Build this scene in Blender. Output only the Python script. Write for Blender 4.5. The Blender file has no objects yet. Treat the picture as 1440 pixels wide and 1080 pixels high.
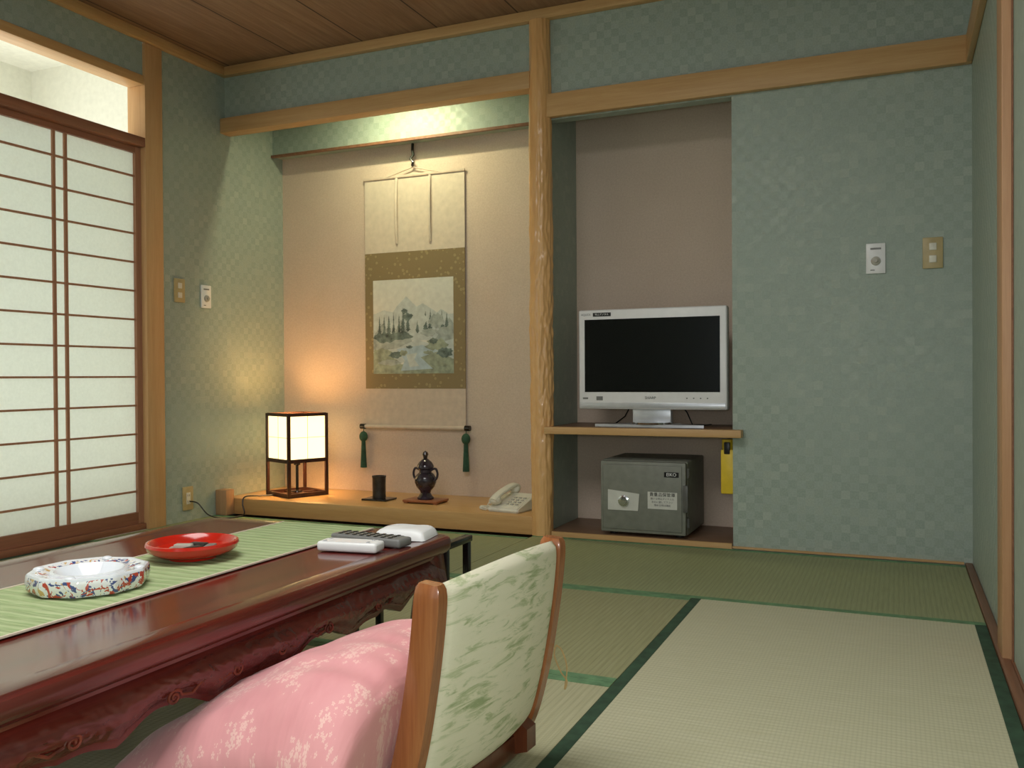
import bpy, bmesh, math, random
from mathutils import Vector, Matrix, noise
random.seed(7)
S = bpy.context.scene
COL = S.collection

# ------------------------------------------------------------ materials
def lin(c):
    r = []
    for v in c[:3]:
        v = v/255.0
        r.append(v/12.92 if v <= 0.04045 else ((v+0.055)/1.055)**2.4)
    return (r[0], r[1], r[2], 1.0)

class M:
    def __init__(self, name, col=(128,128,128), rough=0.6, metal=0.0, spec=0.5, coat=0.0):
        self.m = bpy.data.materials.new(name); self.m.use_nodes = True
        self.nt = self.m.node_tree; self.N = self.nt.nodes; self.L = self.nt.links
        self.b = self.N['Principled BSDF']
        self.b.inputs['Base Color'].default_value = lin(col)
        self.b.inputs['Roughness'].default_value = rough
        self.b.inputs['Metallic'].default_value = metal
        self.b.inputs['Specular IOR Level'].default_value = spec
        self.b.inputs['Coat Weight'].default_value = coat
        self.b.inputs['Coat Roughness'].default_value = 0.08
    def n(self, t, **k):
        nd = self.N.new(t)
        for a, v in k.items(): setattr(nd, a, v)
        return nd
    def l(self, a, b): self.L.new(a, b)
    def math(self, op, a, b=None, c=None):
        nd = self.n('ShaderNodeMath', operation=op)
        for i, v in enumerate((a, b, c)):
            if v is None: continue
            if isinstance(v, (int, float)): nd.inputs[i].default_value = v
            else: self.l(v, nd.inputs[i])
        return nd.outputs[0]
    def coord(self, kind='Object', scale=(1,1,1), rot=(0,0,0)):
        tc = self.n('ShaderNodeTexCoord'); mp = self.n('ShaderNodeMapping')
        mp.inputs['Scale'].default_value = scale; mp.inputs['Rotation'].default_value = rot
        self.l(tc.outputs[kind], mp.inputs['Vector']); return mp.outputs[0]
    def noise(self, vec, scale=5, detail=4, rough=0.5, dist=0.0):
        nd = self.n('ShaderNodeTexNoise'); self.l(vec, nd.inputs['Vector'])
        nd.inputs['Scale'].default_value = scale; nd.inputs['Detail'].default_value = detail
        nd.inputs['Roughness'].default_value = rough; nd.inputs['Distortion'].default_value = dist
        return nd.outputs[0]
    def ramp(self, fac, stops):
        nd = self.n('ShaderNodeValToRGB'); self.l(fac, nd.inputs[0])
        e = nd.color_ramp.elements
        e[0].position = stops[0][0]; e[0].color = lin(stops[0][1])
        e[1].position = stops[-1][0]; e[1].color = lin(stops[-1][1])
        for p, c in stops[1:-1]:
            x = e.new(p); x.color = lin(c)
        return nd.outputs[0]
    def mix(self, fac, a, b, mode='MIX'):
        nd = self.n('ShaderNodeMix', data_type='RGBA', blend_type=mode)
        if isinstance(fac, (int, float)): nd.inputs[0].default_value = fac
        else: self.l(fac, nd.inputs[0])
        for i, v in ((6, a), (7, b)):
            if isinstance(v, tuple): nd.inputs[i].default_value = lin(v)
            else: self.l(v, nd.inputs[i])
        return nd.outputs[2]
    def color(self, s): self.l(s, self.b.inputs['Base Color'])
    def bump(self, h, strength=0.3, dist=0.002):
        nd = self.n('ShaderNodeBump'); nd.inputs['Strength'].default_value = strength
        nd.inputs['Distance'].default_value = dist
        self.l(h, nd.inputs['Height']); self.l(nd.outputs[0], self.b.inputs['Normal'])

def plain(name, col, rough=0.5, metal=0.0, spec=0.5, coat=0.0, var=0.06):
    m = M(name, col, rough, metal, spec, coat)
    v = m.coord('Object')
    f = m.noise(v, 30, 3)
    d = tuple(max(0, c*(1-var)) for c in col); u = tuple(min(255, c*(1+var)) for c in col)
    m.color(m.ramp(f, [(0.3, d), (0.7, u)]))
    return m.m

def wood(name, c1, c2, axis='Z', rough=0.45, coat=0.0, s=1.0, spec=0.4):
    m = M(name, c1, rough, spec=spec, coat=coat)
    st = {'X': (1.2, 28, 28), 'Y': (28, 1.2, 28), 'Z': (28, 28, 1.2)}[axis]
    v = m.coord('Object', tuple(a*s for a in st))
    f = m.noise(v, 1.6, 6, 0.6, 0.6)
    v2 = m.coord('Object', tuple(a*s*4 for a in st))
    g = m.noise(v2, 2.5, 3)
    c = m.ramp(f, [(0.3, c2), (0.5, tuple((a+b)/2 for a, b in zip(c1, c2))), (0.68, c1)])
    c = m.mix(0.25, c, m.ramp(g, [(0.35, c2), (0.65, c1)]))
    m.color(c); m.bump(g, 0.12, 0.001)
    return m.m

def wallpaper():
    m = M('green_check_wallpaper', (160,172,156), 0.5, spec=0.45)
    g = m.n('ShaderNodeNewGeometry'); sp = m.n('ShaderNodeSeparateXYZ'); m.l(g.outputs['Position'], sp.inputs[0])
    u = m.math('ADD', sp.outputs[0], sp.outputs[1]); k = 1/0.034
    us = m.math('MULTIPLY', m.math('ADD', u, 0.0137), k); zs = m.math('MULTIPLY', m.math('ADD', sp.outputs[2], 0.0111), k)
    fu = m.math('FLOOR', us); fz = m.math('FLOOR', zs)
    par = m.math('MODULO', m.math('ADD', m.math('ADD', fu, fz), 1000.0), 2.0)
    cb = m.n('ShaderNodeCombineXYZ'); m.l(fu, cb.inputs[0]); m.l(fz, cb.inputs[1])
    wn = m.n('ShaderNodeTexWhiteNoise', noise_dimensions='2D'); m.l(cb.outputs[0], wn.inputs['Vector'])
    rnd = wn.outputs[0]
    n1 = m.noise(g.outputs['Position'], 150, 3, 0.6)
    base = m.mix(par, (151,165,153), (161,174,164))
    base = m.mix(m.math('MULTIPLY', m.math('POWER', rnd, 4.0), 0.34), base, (190,197,182))
    spk = m.ramp(n1, [(0.42, (136,150,138)), (0.6, (178,188,176))])
    base = m.mix(0.2, base, spk)
    m.color(base)
    ro = m.math('ADD', 0.40, m.math('MULTIPLY', par, 0.20))
    m.l(ro, m.b.inputs['Roughness'])
    h = m.math('ADD', m.math('MULTIPLY', n1, 1.0), m.math('MULTIPLY', par, 0.5))
    m.bump(h, 0.3, 0.001)
    return m.m

def pinkwall():
    m = M('beige_pink_wallpaper', (206,184,168), 0.85, spec=0.2)
    v = m.coord('Object', (1,1,1)); n1 = m.noise(v, 120, 4, 0.7); n2 = m.noise(v, 6, 3)
    c = m.ramp(n1, [(0.3, (198,178,160)), (0.7, (216,197,180))])
    c = m.mix(0.15, c, m.ramp(n2, [(0.3, (196,176,156)), (0.7, (220,200,184))]))
    m.color(c); m.bump(n1, 0.3, 0.0015); return m.m

def tatami(name, c1, c2, along='X'):
    m = M(name, c1, 0.6, spec=0.35)
    tc = m.n('ShaderNodeTexCoord'); sp = m.n('ShaderNodeSeparateXYZ'); m.l(tc.outputs['Object'], sp.inputs[0])
    a, b = (sp.outputs[0], sp.outputs[1]) if along == 'X' else (sp.outputs[1], sp.outputs[0])
    rib = m.math('ABSOLUTE', m.math('SINE', m.math('MULTIPLY', a, math.pi/0.0155)))
    fine = m.math('ABSOLUTE', m.math('SINE', m.math('MULTIPLY', b, math.pi/0.009)))
    sc = (8, 300, 8) if along == 'Y' else (300, 8, 8)
    v = m.coord('Object', sc); n1 = m.noise(v, 1.0, 3)
    v2 = m.coord('Object'); n2 = m.noise(v2, 3, 3)
    c = m.ramp(n1, [(0.3, c2), (0.7, c1)])
    dk = tuple(x*0.82 for x in c2)
    c = m.mix(m.math('MULTIPLY', m.math('SUBTRACT', 1.0, m.math('POWER', rib, 0.5)), 0.5), c, dk)
    c = m.mix(m.math('MULTIPLY', m.math('SUBTRACT', 1.0, m.math('POWER', fine, 0.5)), 0.35), c, dk)
    c = m.mix(m.math('MULTIPLY', n2, 0.2), c, c2)
    m.color(c)
    m.bump(m.math('ADD', rib, m.math('MULTIPLY', fine, 0.5)), 0.35, 0.001)
    return m.m

def paper_mat():
    m = M('shoji_paper', (236,238,228), 0.9, spec=0.1)
    tr = m.n('ShaderNodeBsdfTranslucent')
    v = m.coord('Object'); n1 = m.noise(v, 90, 3)
    c = m.ramp(n1, [(0.3, (228,232,226)), (0.7, (234,238,232))])
    m.color(c); m.l(c, tr.inputs[0])
    mx = m.n('ShaderNodeMixShader'); mx.inputs[0].default_value = 0.55
    out = m.N['Material Output']
    m.l(m.b.outputs[0], mx.inputs[1]); m.l(tr.outputs[0], mx.inputs[2]); m.l(mx.outputs[0], out.inputs[0])
    return m.m

def emis(name, col, strength, base=(255,255,255)):
    m = M(name, base, 0.8)
    m.b.inputs['Emission Color'].default_value = lin(col)
    m.b.inputs['Emission Strength'].default_value = strength
    return m.m

def ceiling_wood():
    m = M('ceiling_cedar', (150,112,78), 0.55, spec=0.3)
    tc = m.n('ShaderNodeTexCoord'); sp = m.n('ShaderNodeSeparateXYZ'); m.l(tc.outputs['Object'], sp.inputs[0])
    x = m.math('MULTIPLY', m.math('ADD', sp.outputs[0], 10.0), 1/0.42)
    fr = m.math('FRACT', x); idx = m.math('FLOOR', x)
    gap = m.math('LESS_THAN', fr, 0.018)
    cb = m.n('ShaderNodeCombineXYZ'); m.l(m.math('MULTIPLY', sp.outputs[0], 22.0), cb.inputs[0]); m.l(m.math('MULTIPLY', sp.outputs[1], 1.6), cb.inputs[1]); m.l(m.math('MULTIPLY', idx, 3.7), cb.inputs[2])
    n1 = m.noise(cb.outputs[0], 1.5, 6, 0.6, 0.8)
    c = m.ramp(n1, [(0.3, (120,92,70)), (0.5, (136,106,82)), (0.7, (152,122,96))])
    c = m.mix(gap, c, (58,42,32)); m.color(c); return m.m

def lacquer():
    m = M('red_brown_lacquer', (88,28,20), 0.22, spec=0.55, coat=0.35)
    v = m.coord('Object', (30, 2, 30)); n1 = m.noise(v, 1.5, 5, 0.6, 0.5)
    c = m.ramp(n1, [(0.3, (68,20,16)), (0.7, (100,34,25))])
    m.color(c); return m.m
def lacquer_top():
    m = M('red_brown_lacquer_top', (88,30,20), 0.16, spec=0.5, coat=0.3)
    tc = m.n('ShaderNodeTexCoord'); sp = m.n('ShaderNodeSeparateXYZ'); m.l(tc.outputs['Object'], sp.inputs[0])
    v = m.coord('Object', (30, 2, 30)); n1 = m.noise(v, 1.5, 5, 0.6, 0.5)
    c = m.ramp(n1, [(0.3, (72,20,16)), (0.7, (108,34,26))])
    fr = m.math('FRACT', m.math('MULTIPLY', m.math('ADD', sp.outputs[0], 5.003), 1/0.085))
    ln = m.math('LESS_THAN', fr, 0.03)
    c = m.mix(ln, c, (32,10,8)); m.color(c)
    m.bump(m.math('SUBTRACT', 1.0, ln), 0.4, 0.001); return m.m

def runner_mat():
    m = M('green_woven_runner', (130,150,95), 0.75, spec=0.2)
    tc = m.n('ShaderNodeTexCoord'); sp = m.n('ShaderNodeSeparateXYZ'); m.l(tc.outputs['Object'], sp.inputs[0])
    st = m.math('SINE', m.math('MULTIPLY', sp.outputs[1], 2*math.pi/0.028))
    v = m.coord('Object', (14, 260, 10)); n1 = m.noise(v, 1.0, 4, 0.6)
    c = m.ramp(st, [(0.0, (146,164,116)), (0.9, (174,188,142))])
    c = m.mix(0.4, c, m.ramp(n1, [(0.35, (118,142,90)), (0.65, (196,204,162))]))
    m.color(c); m.bump(m.math('ADD', st, n1), 0.4, 0.0015); return m.m

def brushfabric():
    m = M('cream_green_brush_fabric', (214,212,180), 0.8, spec=0.15)
    v = m.coord('UV', (3.2, 16, 1), (0, 0, 0.5)); n1 = m.noise(v, 1.6, 6, 0.7, 0.8)
    v2 = m.coord('UV', (4, 4, 1)); n2 = m.noise(v2, 1, 2)
    f = m.math('ADD', m.math('MULTIPLY', n1, 0.7), m.math('MULTIPLY', n2, 0.3))
    c = m.ramp(f, [(0.36, (158,168,128)), (0.43, (192,194,160)), (0.48, (220,214,190)), (0.62, (224,217,194)), (0.70, (202,190,152))])
    w = m.noise(m.coord('UV', (260, 260, 1)), 1, 2)
    m.color(c); m.bump(w, 0.25, 0.001)
    return m.m

def flower_fabric():
    m = M('pink_blossom_fabric', (220,150,152), 0.6, spec=0.3)
    def fl(scale, size, off):
        v = m.coord('UV', (scale, scale, 1))
        ad = m.n('ShaderNodeVectorMath', operation='ADD'); m.l(v, ad.inputs[0]); ad.inputs[1].default_value = (off, off*1.7, 0)
        vo = m.n('ShaderNodeTexVoronoi', voronoi_dimensions='2D'); m.l(ad.outputs[0], vo.inputs['Vector'])
        vo.inputs['Scale'].default_value = 1.0; vo.inputs['Randomness'].default_value = 0.8
        sb = m.n('ShaderNodeVectorMath', operation='SUBTRACT'); m.l(ad.outputs[0], sb.inputs[0]); m.l(vo.outputs['Position'], sb.inputs[1])
        s = m.n('ShaderNodeSeparateXYZ'); m.l(sb.outputs[0], s.inputs[0])
        r = m.math('SQRT', m.math('ADD', m.math('MULTIPLY', s.outputs[0], s.outputs[0]), m.math('MULTIPLY', s.outputs[1], s.outputs[1])))
        a = m.math('ARCTAN2', s.outputs[1], s.outputs[0])
        pet = m.math('ADD', 0.3, m.math('MULTIPLY', m.math('ABSOLUTE', m.math('COSINE', m.math('MULTIPLY', a, 2.5))), 0.7))
        lim = m.math('MULTIPLY', pet, size)
        inside = m.math('LESS_THAN', r, lim); core = m.math('GREATER_THAN', r, size*0.2)
        return m.math('MULTIPLY', inside, core)
    msk = m.noise(m.coord('UV', (5.0, 5.0, 1)), 1.2, 4, 0.6)
    f1 = m.math('MULTIPLY', fl(34, 0.38, 3.3), m.math('GREATER_THAN', msk, 0.55))
    f2 = m.math('MULTIPLY', fl(60, 0.34, 7.1), m.math('GREATER_THAN', msk, 0.515))
    f = m.math('MAXIMUM', f1, f2)
    n1 = m.noise(m.coord('UV', (6, 6, 1)), 1, 3)
    base = m.ramp(n1, [(0.3, (214,144,148)), (0.7, (226,162,163))])
    c = m.mix(m.math('MULTIPLY', f, 0.5), base, (242,212,198))
    m.color(c); m.b.inputs['Sheen Weight'].default_value = 0.15
    w = m.noise(m.coord('UV', (3, 7, 1)), 1.3, 3); m.bump(w, 0.5, 0.012)
    return m.m

def imari():
    m = M('painted_porcelain', (235,235,235), 0.12, spec=0.6, coat=0.4)
    v = m.coord('Object')
    n1 = m.noise(v, 46, 2, 0.5, 1.6); n2 = m.noise(v, 34, 2, 0.5, 1.8); n3 = m.noise(v, 120, 2)
    c = m.mix(m.math('GREATER_THAN', n1, 0.53), (232,232,232), (70,84,136))
    c = m.mix(m.math('GREATER_THAN', n2, 0.59), c, (186,74,58))
    c = m.mix(m.math('LESS_THAN', n2, 0.40), c, (206,170,110))
    c = m.mix(m.math('GREATER_THAN', n3, 0.6), c, (232,230,226))
    m.color(c); return m.m

def brocade():
    m = M('gold_brown_brocade', (150,130,86), 0.6, spec=0.3)
    v = m.coord('Object'); vo = m.n('ShaderNodeTexVoronoi'); m.l(v, vo.inputs['Vector']); vo.inputs['Scale'].default_value = 34
    f = m.math('LESS_THAN', vo.outputs['Distance'], 0.28); n1 = m.noise(v, 140, 2)
    c = m.mix(m.math('MULTIPLY', f, 0.5), (142,124,90), (184,166,122)); c = m.mix(m.math('MULTIPLY', n1, 0.2), c, (110,94,64))
    m.color(c); return m.m

MAT = {}
MAT['green'] = wallpaper(); MAT['pink'] = pinkwall()
MAT['hinoki'] = wood('honey_wood_x', (208,170,120), (190,148,96), 'X')
MAT['hinoki_y'] = wood('honey_wood_y', (208,170,120), (190,148,96), 'Y')
MAT['hinoki_z'] = wood('honey_wood_z', (192,152,114), (172,130,92), 'Z')
MAT['hinoki_l'] = wood('honey_wood_z_lifted', (218,176,126), (200,154,104), 'Z')  # honey wood brightened in colour to offset the backlight on the left post
MAT['platform'] = wood('platform_wood', (210,168,112), (192,148,92), 'X', 0.3)
MAT['pillar'] = wood('polished_log', (228,182,124), (212,160,102), 'Z', 0.3, 0.2, 0.4)
MAT['shojiwood'] = wood('brown_shoji_wood', (184,134,104), (154,108,82), 'Z')
MAT['shojirail'] = wood('red_brown_rail', (160,106,80), (130,84,62), 'Y', 0.4)
MAT['darkwood'] = wood('dark_sill_wood', (144,102,78), (112,76,54), 'Y')
MAT['alcovefloor'] = wood('alcove_floor_wood', (138,108,86), (114,86,66), 'X')
MAT['ceil'] = ceiling_wood()
MAT['paper'] = paper_mat()
MAT['white'] = plain('white_plaster', (236,236,224), 0.9, var=0.02)
MAT['fusuma'] = plain('grey_green_door_paper', (154,166,152), 0.7, var=0.03)
MAT['tat1'] = tatami('tatami_dull_sheen', (162,166,124), (142,148,108), 'X')  # mat tones differ to put rush sheen and window light into the colour
MAT['tat2'] = tatami('tatami_mid_sheen', (168,166,128), (148,148,108), 'X')
MAT['tat3'] = tatami('tatami_bright_sheen', (206,203,176), (190,187,154), 'Y')
MAT['tat4'] = tatami('tatami_bright_sheen_cross', (190,187,154), (172,169,134), 'X')
MAT['edge'] = plain('dark_green_mat_edging', (48,74,54), 0.8, var=0.15)
MAT['edge2'] = plain('green_mat_edging', (98,134,96), 0.8, var=0.12)
MAT['lac'] = lacquer(); MAT['lactop'] = lacquer_top()
MAT['runner'] = runner_mat(); MAT['brush'] = brushfabric(); MAT['pinkf'] = flower_fabric()
MAT['chairwood'] = wood('amber_chair_wood', (168,106,62), (132,76,42), 'Z', 0.25, 0.3)
MAT['chairdark'] = wood('dark_chair_wood', (112,60,36), (80,40,24), 'Z', 0.3, 0.3)
MAT['imari'] = imari(); MAT['porc'] = plain('pale_blue_porcelain', (226,230,236), 0.1, var=0.02, coat=0.5)
MAT['redlac'] = plain('vermilion_lacquer', (186,34,20), 0.18, coat=0.4, var=0.04)
MAT['whitepl'] = plain('white_plastic', (236,236,236), 0.35, var=0.01)
MAT['creampl'] = plain('cream_plastic', (224,220,204), 0.35, var=0.02)
MAT['creamd'] = plain('cream_grey_plastic', (176,172,160), 0.35, var=0.02)
MAT['beigepl'] = plain('tan_plastic', (184,166,120), 0.4, var=0.04)
MAT['lattice'] = emis('thin_glowing_lattice', (230,170,90), 0.9, (180,140,90))
MAT['greypl'] = plain('grey_plastic', (120,120,118), 0.4, var=0.04)
MAT['silver'] = plain('silver_plastic', (200,202,206), 0.3, 0.4, var=0.02)
MAT['plate'] = plain('pale_metal_plate', (206,206,198), 0.5, 0.1, var=0.02)
MAT['chrome'] = plain('chrome', (210,212,215), 0.15, 1.0, var=0.01)
MAT['black'] = plain('black_plastic', (20,20,20), 0.35, var=0.1)
MAT['screen'] = plain('black_glass_screen', (8,9,9), 0.2, var=0.1, spec=0.3)
MAT['blacklac'] = plain('black_lacquer', (22,18,18), 0.2, var=0.1, coat=0.3)
MAT['darkframe'] = plain('dark_lantern_wood', (60,32,24), 0.4, var=0.15)
MAT['safe'] = plain('grey_painted_steel', (122,124,114), 0.5, var=0.05)
MAT['safed'] = plain('dark_grey_steel', (88,88,84), 0.4, var=0.07)
MAT['yellow'] = plain('yellow_plastic', (222,190,50), 0.4, var=0.03)
MAT['silk'] = plain('cream_silk', (212,198,180), 0.75, var=0.03, spec=0.2)
MAT['silk2'] = plain('dull_cream_silk', (206,188,170), 0.75, var=0.03, spec=0.2)
MAT['brocade'] = brocade()
MAT['tassel'] = plain('green_silk_thread', (44,80,58), 0.7, var=0.2)
MAT['vase'] = plain('dark_purple_glaze', (48,40,50), 0.15, var=0.35, coat=0.4)
MAT['bronze'] = plain('dark_bronze', (62,58,54), 0.35, 0.4, var=0.2)
MAT['standwood'] = wood('orange_stand_wood', (172,108,70), (140,82,50), 'X', 0.35)
MAT['lampglow'] = emis('glowing_lamp_paper', (255,222,158), 2.2, (255,240,210))
MAT['tube'] = emis('fluorescent_tube', (255,248,190), 2.5)
MAT['bulb'] = emis('warm_bulb', (255,220,150), 6.0)
MAT['ink0'] = plain('painting_paper', (212,212,202), 0.8, var=0.03)
MAT['ink1'] = plain('pale_ink_wash', (190,198,194), 0.8, var=0.06)
MAT['ink2'] = plain('mid_ink_wash', (162,170,164), 0.8, var=0.12)
MAT['ink3'] = plain('dark_ink', (98,110,104), 0.8, var=0.35)
MAT['ink4'] = plain('moss_ink', (150,158,138), 0.8, var=0.15)
MAT['ink5'] = plain('river_blue_ink', (172,190,198), 0.8, var=0.06)
MAT['carve'] = plain('carving_highlight', (98,42,30), 0.25, var=0.3)  # lighter lacquer tone paints a highlight along the carved curls
MAT['string'] = plain('beige_string', (190,160,110), 0.8)

# ------------------------------------------------------------ mesh builder
class B:
    def __init__(s):
        s.bm = bmesh.new(); s.uv = s.bm.loops.layers.uv.new('UVMap')
    def box(s, x0, x1, y0, y1, z0, z1, m=0, bev=0.0, seg=2):
        vs = [s.bm.verts.new((x, y, z)) for z in (z0, z1) for y in (y0, y1) for x in (x0, x1)]
        q = [(0,2,3,1),(4,5,7,6),(0,1,5,4),(2,6,7,3),(0,4,6,2),(1,3,7,5)]
        fs = []
        for a in q:
            f = s.bm.faces.new([vs[i] for i in a]); f.material_index = m; fs.append(f)
        if bev > 0:
            es = list({e for f in fs for e in f.edges})
            r = bmesh.ops.bevel(s.bm, geom=es, offset=bev, segments=seg, profile=0.5, affect='EDGES')
            for f in r['faces']: f.material_index = m
        return vs
    def grid(s, fn, nu, nv, m=0, closeu=False, flip=False):
        V = [[s.bm.verts.new(fn(i/nu, j/nv)) for j in range(nv+1)] for i in range(nu if closeu else nu+1)]
        for i in range(nu):
            i2 = (i+1) % nu if closeu else i+1
            for j in range(nv):
                a = [V[i][j], V[i2][j], V[i2][j+1], V[i][j+1]]
                uv = [(i/nu, j/nv), ((i+1)/nu, j/nv), ((i+1)/nu, (j+1)/nv), (i/nu, (j+1)/nv)]
                if flip: a.reverse(); uv.reverse()
                try: f = s.bm.faces.new(a)
                except ValueError: continue
                f.material_index = m
                for l, t in zip(f.loops, uv): l[s.uv].uv = t
        return V
    def lathe(s, prof, c=(0,0,0), seg=48, m=0, mod=None):
        rings = []
        for (r, z) in prof:
            if r < 1e-6: rings.append([s.bm.verts.new((c[0], c[1], c[2]+z))]); continue
            ring = []
            for k in range(seg):
                a = 2*math.pi*k/seg; rr = r*(mod(a, z) if mod else 1)
                ring.append(s.bm.verts.new((c[0]+rr*math.cos(a), c[1]+rr*math.sin(a), c[2]+z)))
            rings.append(ring)
        for i in range(len(rings)-1):
            A, Bq = rings[i], rings[i+1]
            for k in range(seg):
                k2 = (k+1) % seg
                if len(A) == 1 and len(Bq) == 1: continue
                if len(A) == 1: vs = [A[0], Bq[k2], Bq[k]]
                elif len(Bq) == 1: vs = [A[k], A[k2], Bq[0]]
                else: vs = [A[k], A[k2], Bq[k2], Bq[k]]
                f = s.bm.faces.new(vs); f.material_index = m
    def sweep(s, pts, sec, m=0, up=Vector((0,0,1)), scales=None):
        pts = [Vector(p) for p in pts]; n = len(pts); rings = []
        side0 = None
        for i, p in enumerate(pts):
            t = (pts[min(i+1, n-1)] - pts[max(i-1, 0)]).normalized()
            if side0 is None:
                sd = t.cross(up)
                if sd.length < 1e-3: sd = t.cross(Vector((1,0,0)))
                sd.normalize()
            else:
                sd = side0 - t*side0.dot(t); sd.normalize()
            side0 = sd; nn = sd.cross(t).normalized()
            k = scales[i] if scales else 1
            rings.append([s.bm.verts.new(p + sd*a*k + nn*b*k) for a, b in sec])
        q = len(sec)
        for i in range(n-1):
            for j in range(q):
                f = s.bm.faces.new([rings[i][j], rings[i][(j+1)%q], rings[i+1][(j+1)%q], rings[i+1][j]]); f.material_index = m
        for r, rev in ((rings[0], True), (rings[-1], False)):
            f = s.bm.faces.new(r[::-1] if rev else r); f.material_index = m
    def tube(s, pts, r, m=0, seg=10, scales=None):
        s.sweep(pts, [(r*math.cos(2*math.pi*k/seg), r*math.sin(2*math.pi*k/seg)) for k in range(seg)], m, scales=scales)
    def prism(s, pts, fn, d0, d1, m=0):
        a = [s.bm.verts.new(fn(x, y, d0)) for x, y in pts]; b = [s.bm.verts.new(fn(x, y, d1)) for x, y in pts]
        n = len(pts)
        fs = [s.bm.faces.new(a), s.bm.faces.new(b[::-1])]
        for i in range(n): fs.append(s.bm.faces.new([a[i], b[i], b[(i+1)%n], a[(i+1)%n]][::-1]))
        for f in fs: f.material_index = m
    def flat(s, pts3, m=0):
        f = s.bm.faces.new([s.bm.verts.new(p) for p in pts3]); f.material_index = m
    def sphere(s, c, r, sc=(1,1,1), m=0, seg=20):
        prof = [(math.sin(math.pi*i/12), -math.cos(math.pi*i/12)) for i in range(13)]
        prof[0] = (0, -1); prof[-1] = (0, 1)
        n0 = len(s.bm.verts)
        s.lathe([(a*r, b*r) for a, b in prof], (0,0,0), seg, m)
        s.bm.verts.ensure_lookup_table()
        for v in list(s.bm.verts)[n0:]:
            v.co = Vector((c[0]+v.co.x*sc[0], c[1]+v.co.y*sc[1], c[2]+v.co.z*sc[2]))
    def obj(s, name, mats, parent=None, loc=(0,0,0), rot=(0,0,0), ang=35, merge=True, recalc=True):
        if merge: bmesh.ops.remove_doubles(s.bm, verts=s.bm.verts, dist=1e-6)
        if recalc: bmesh.ops.recalc_face_normals(s.bm, faces=s.bm.faces)
        me = bpy.data.meshes.new(name); s.bm.to_mesh(me); s.bm.free()
        for k in mats: me.materials.append(MAT[k])
        for p in me.polygons: p.use_smooth = True
        me.set_sharp_from_angle(angle=math.radians(ang))
        o = bpy.data.objects.new(name, me); COL.objects.link(o)
        o.location = loc; o.rotation_euler = rot
        if parent: o.parent = parent
        return o

def empty(name, loc, label, cat, rot=(0,0,0), group=None):
    o = bpy.data.objects.new(name, None); COL.objects.link(o); o.location = loc; o.rotation_euler = rot
    o.empty_display_size = 0.05
    o['label'] = label; o['category'] = cat
    if group: o['group'] = group
    return o
def tag(o, label, cat, group=None):
    o['label'] = label; o['category'] = cat
    if group: o['group'] = group
    return o
def struct(o, label=None, cat=None):
    o['kind'] = 'structure'
    if label: o['label'] = label
    if cat: o['category'] = cat
    return o
def text(name, body, size, loc, rot, mat, parent):
    cu = bpy.data.curves.new(name, 'FONT'); cu.body = body; cu.size = size; cu.align_x = 'CENTER'; cu.align_y = 'CENTER'; cu.extrude = 0.0003
    t = bpy.data.objects.new(name, cu); COL.objects.link(t)
    bpy.context.view_layer.update()
    me = bpy.data.meshes.new_from_object(t.evaluated_get(bpy.context.evaluated_depsgraph_get()))
    bpy.data.objects.remove(t)
    me.materials.clear(); me.materials.append(MAT[mat]); me.name = name
    o = bpy.data.objects.new(name, me); COL.objects.link(o); o.parent = parent; o.location = loc; o.rotation_euler = rot
    return o
R90 = (math.pi/2, 0, 0)

# ------------------------------------------------------------ room
XL, XR, YB, ZC = -3.34, 0.262, 3.80, 2.40
b = B(); b.box(-4.7, 0.45, -1.5, 4.45, -0.12, -0.02); struct(b.obj('floor', ['alcovefloor']), 'wooden subfloor under the straw mats', 'floor')
b = B(); b.box(XL-0.1, 0.45, -1.5, 4.45, ZC, ZC+0.06); struct(b.obj('ceiling', ['ceil']), 'brown cedar board ceiling', 'ceiling')

b = B()
b.box(-0.638, XR, YB, 4.3, -0.02, ZC, 0)
b.box(-1.47, -0.638, 4.2, 4.3, -0.02, ZC, 1)
b.box(-1.53, -1.47, 3.80, 4.3, -0.02, ZC, 0)
b.box(-1.47, -0.638, 3.80, 3.86, 1.90, ZC, 0)
b.box(XL, -1.53, 4.29, 4.38, -0.02, ZC, 1)
b.box(XL, -1.53, 3.80, 3.86, 2.08, ZC, 0)
b.box(XL, -1.53, 4.2, 4.29, 2.02, ZC, 0)
struct(b.obj('wall_back', ['green', 'pink'], merge=False), 'green checked wallpaper wall with two recessed alcoves', 'wall')
b = B()
b.box(XL-0.1, XL, 3.34, 4.38, -0.02, ZC, 0)
b.box(XL-0.1, XL, -1.5, 3.23, 2.19, ZC, 0)
struct(b.obj('wall_left', ['green'], merge=False), 'green checked wallpaper side wall', 'wall')
b = B()
b.box(XR, XR+0.1, 2.67, 4.3, -0.02, ZC, 0)
b.box(XR, XR+0.1, -1.5, 2.55, 1.90, ZC, 0)
b.box(XR+0.03, XR+0.1, -1.5, 2.55, -0.02, 1.9, 0)
struct(b.obj('wall_right', ['green'], merge=False), 'green wallpaper wall', 'wall')
b = B()
b.box(XL-0.1, 0.36, -1.6, -1.5, -0.02, 0.2, 0); b.box(XL-0.1, 0.36, -1.6, -1.5, 2.2, ZC, 0)
b.box(XL-0.1, -1.5, -1.6, -1.5, 0.2, 2.2, 0); b.box(0.2, 0.36, -1.6, -1.5, 0.2, 2.2, 0)
struct(b.obj('wall_front', ['green'], merge=False), 'wall with a wide window', 'wall')
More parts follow.
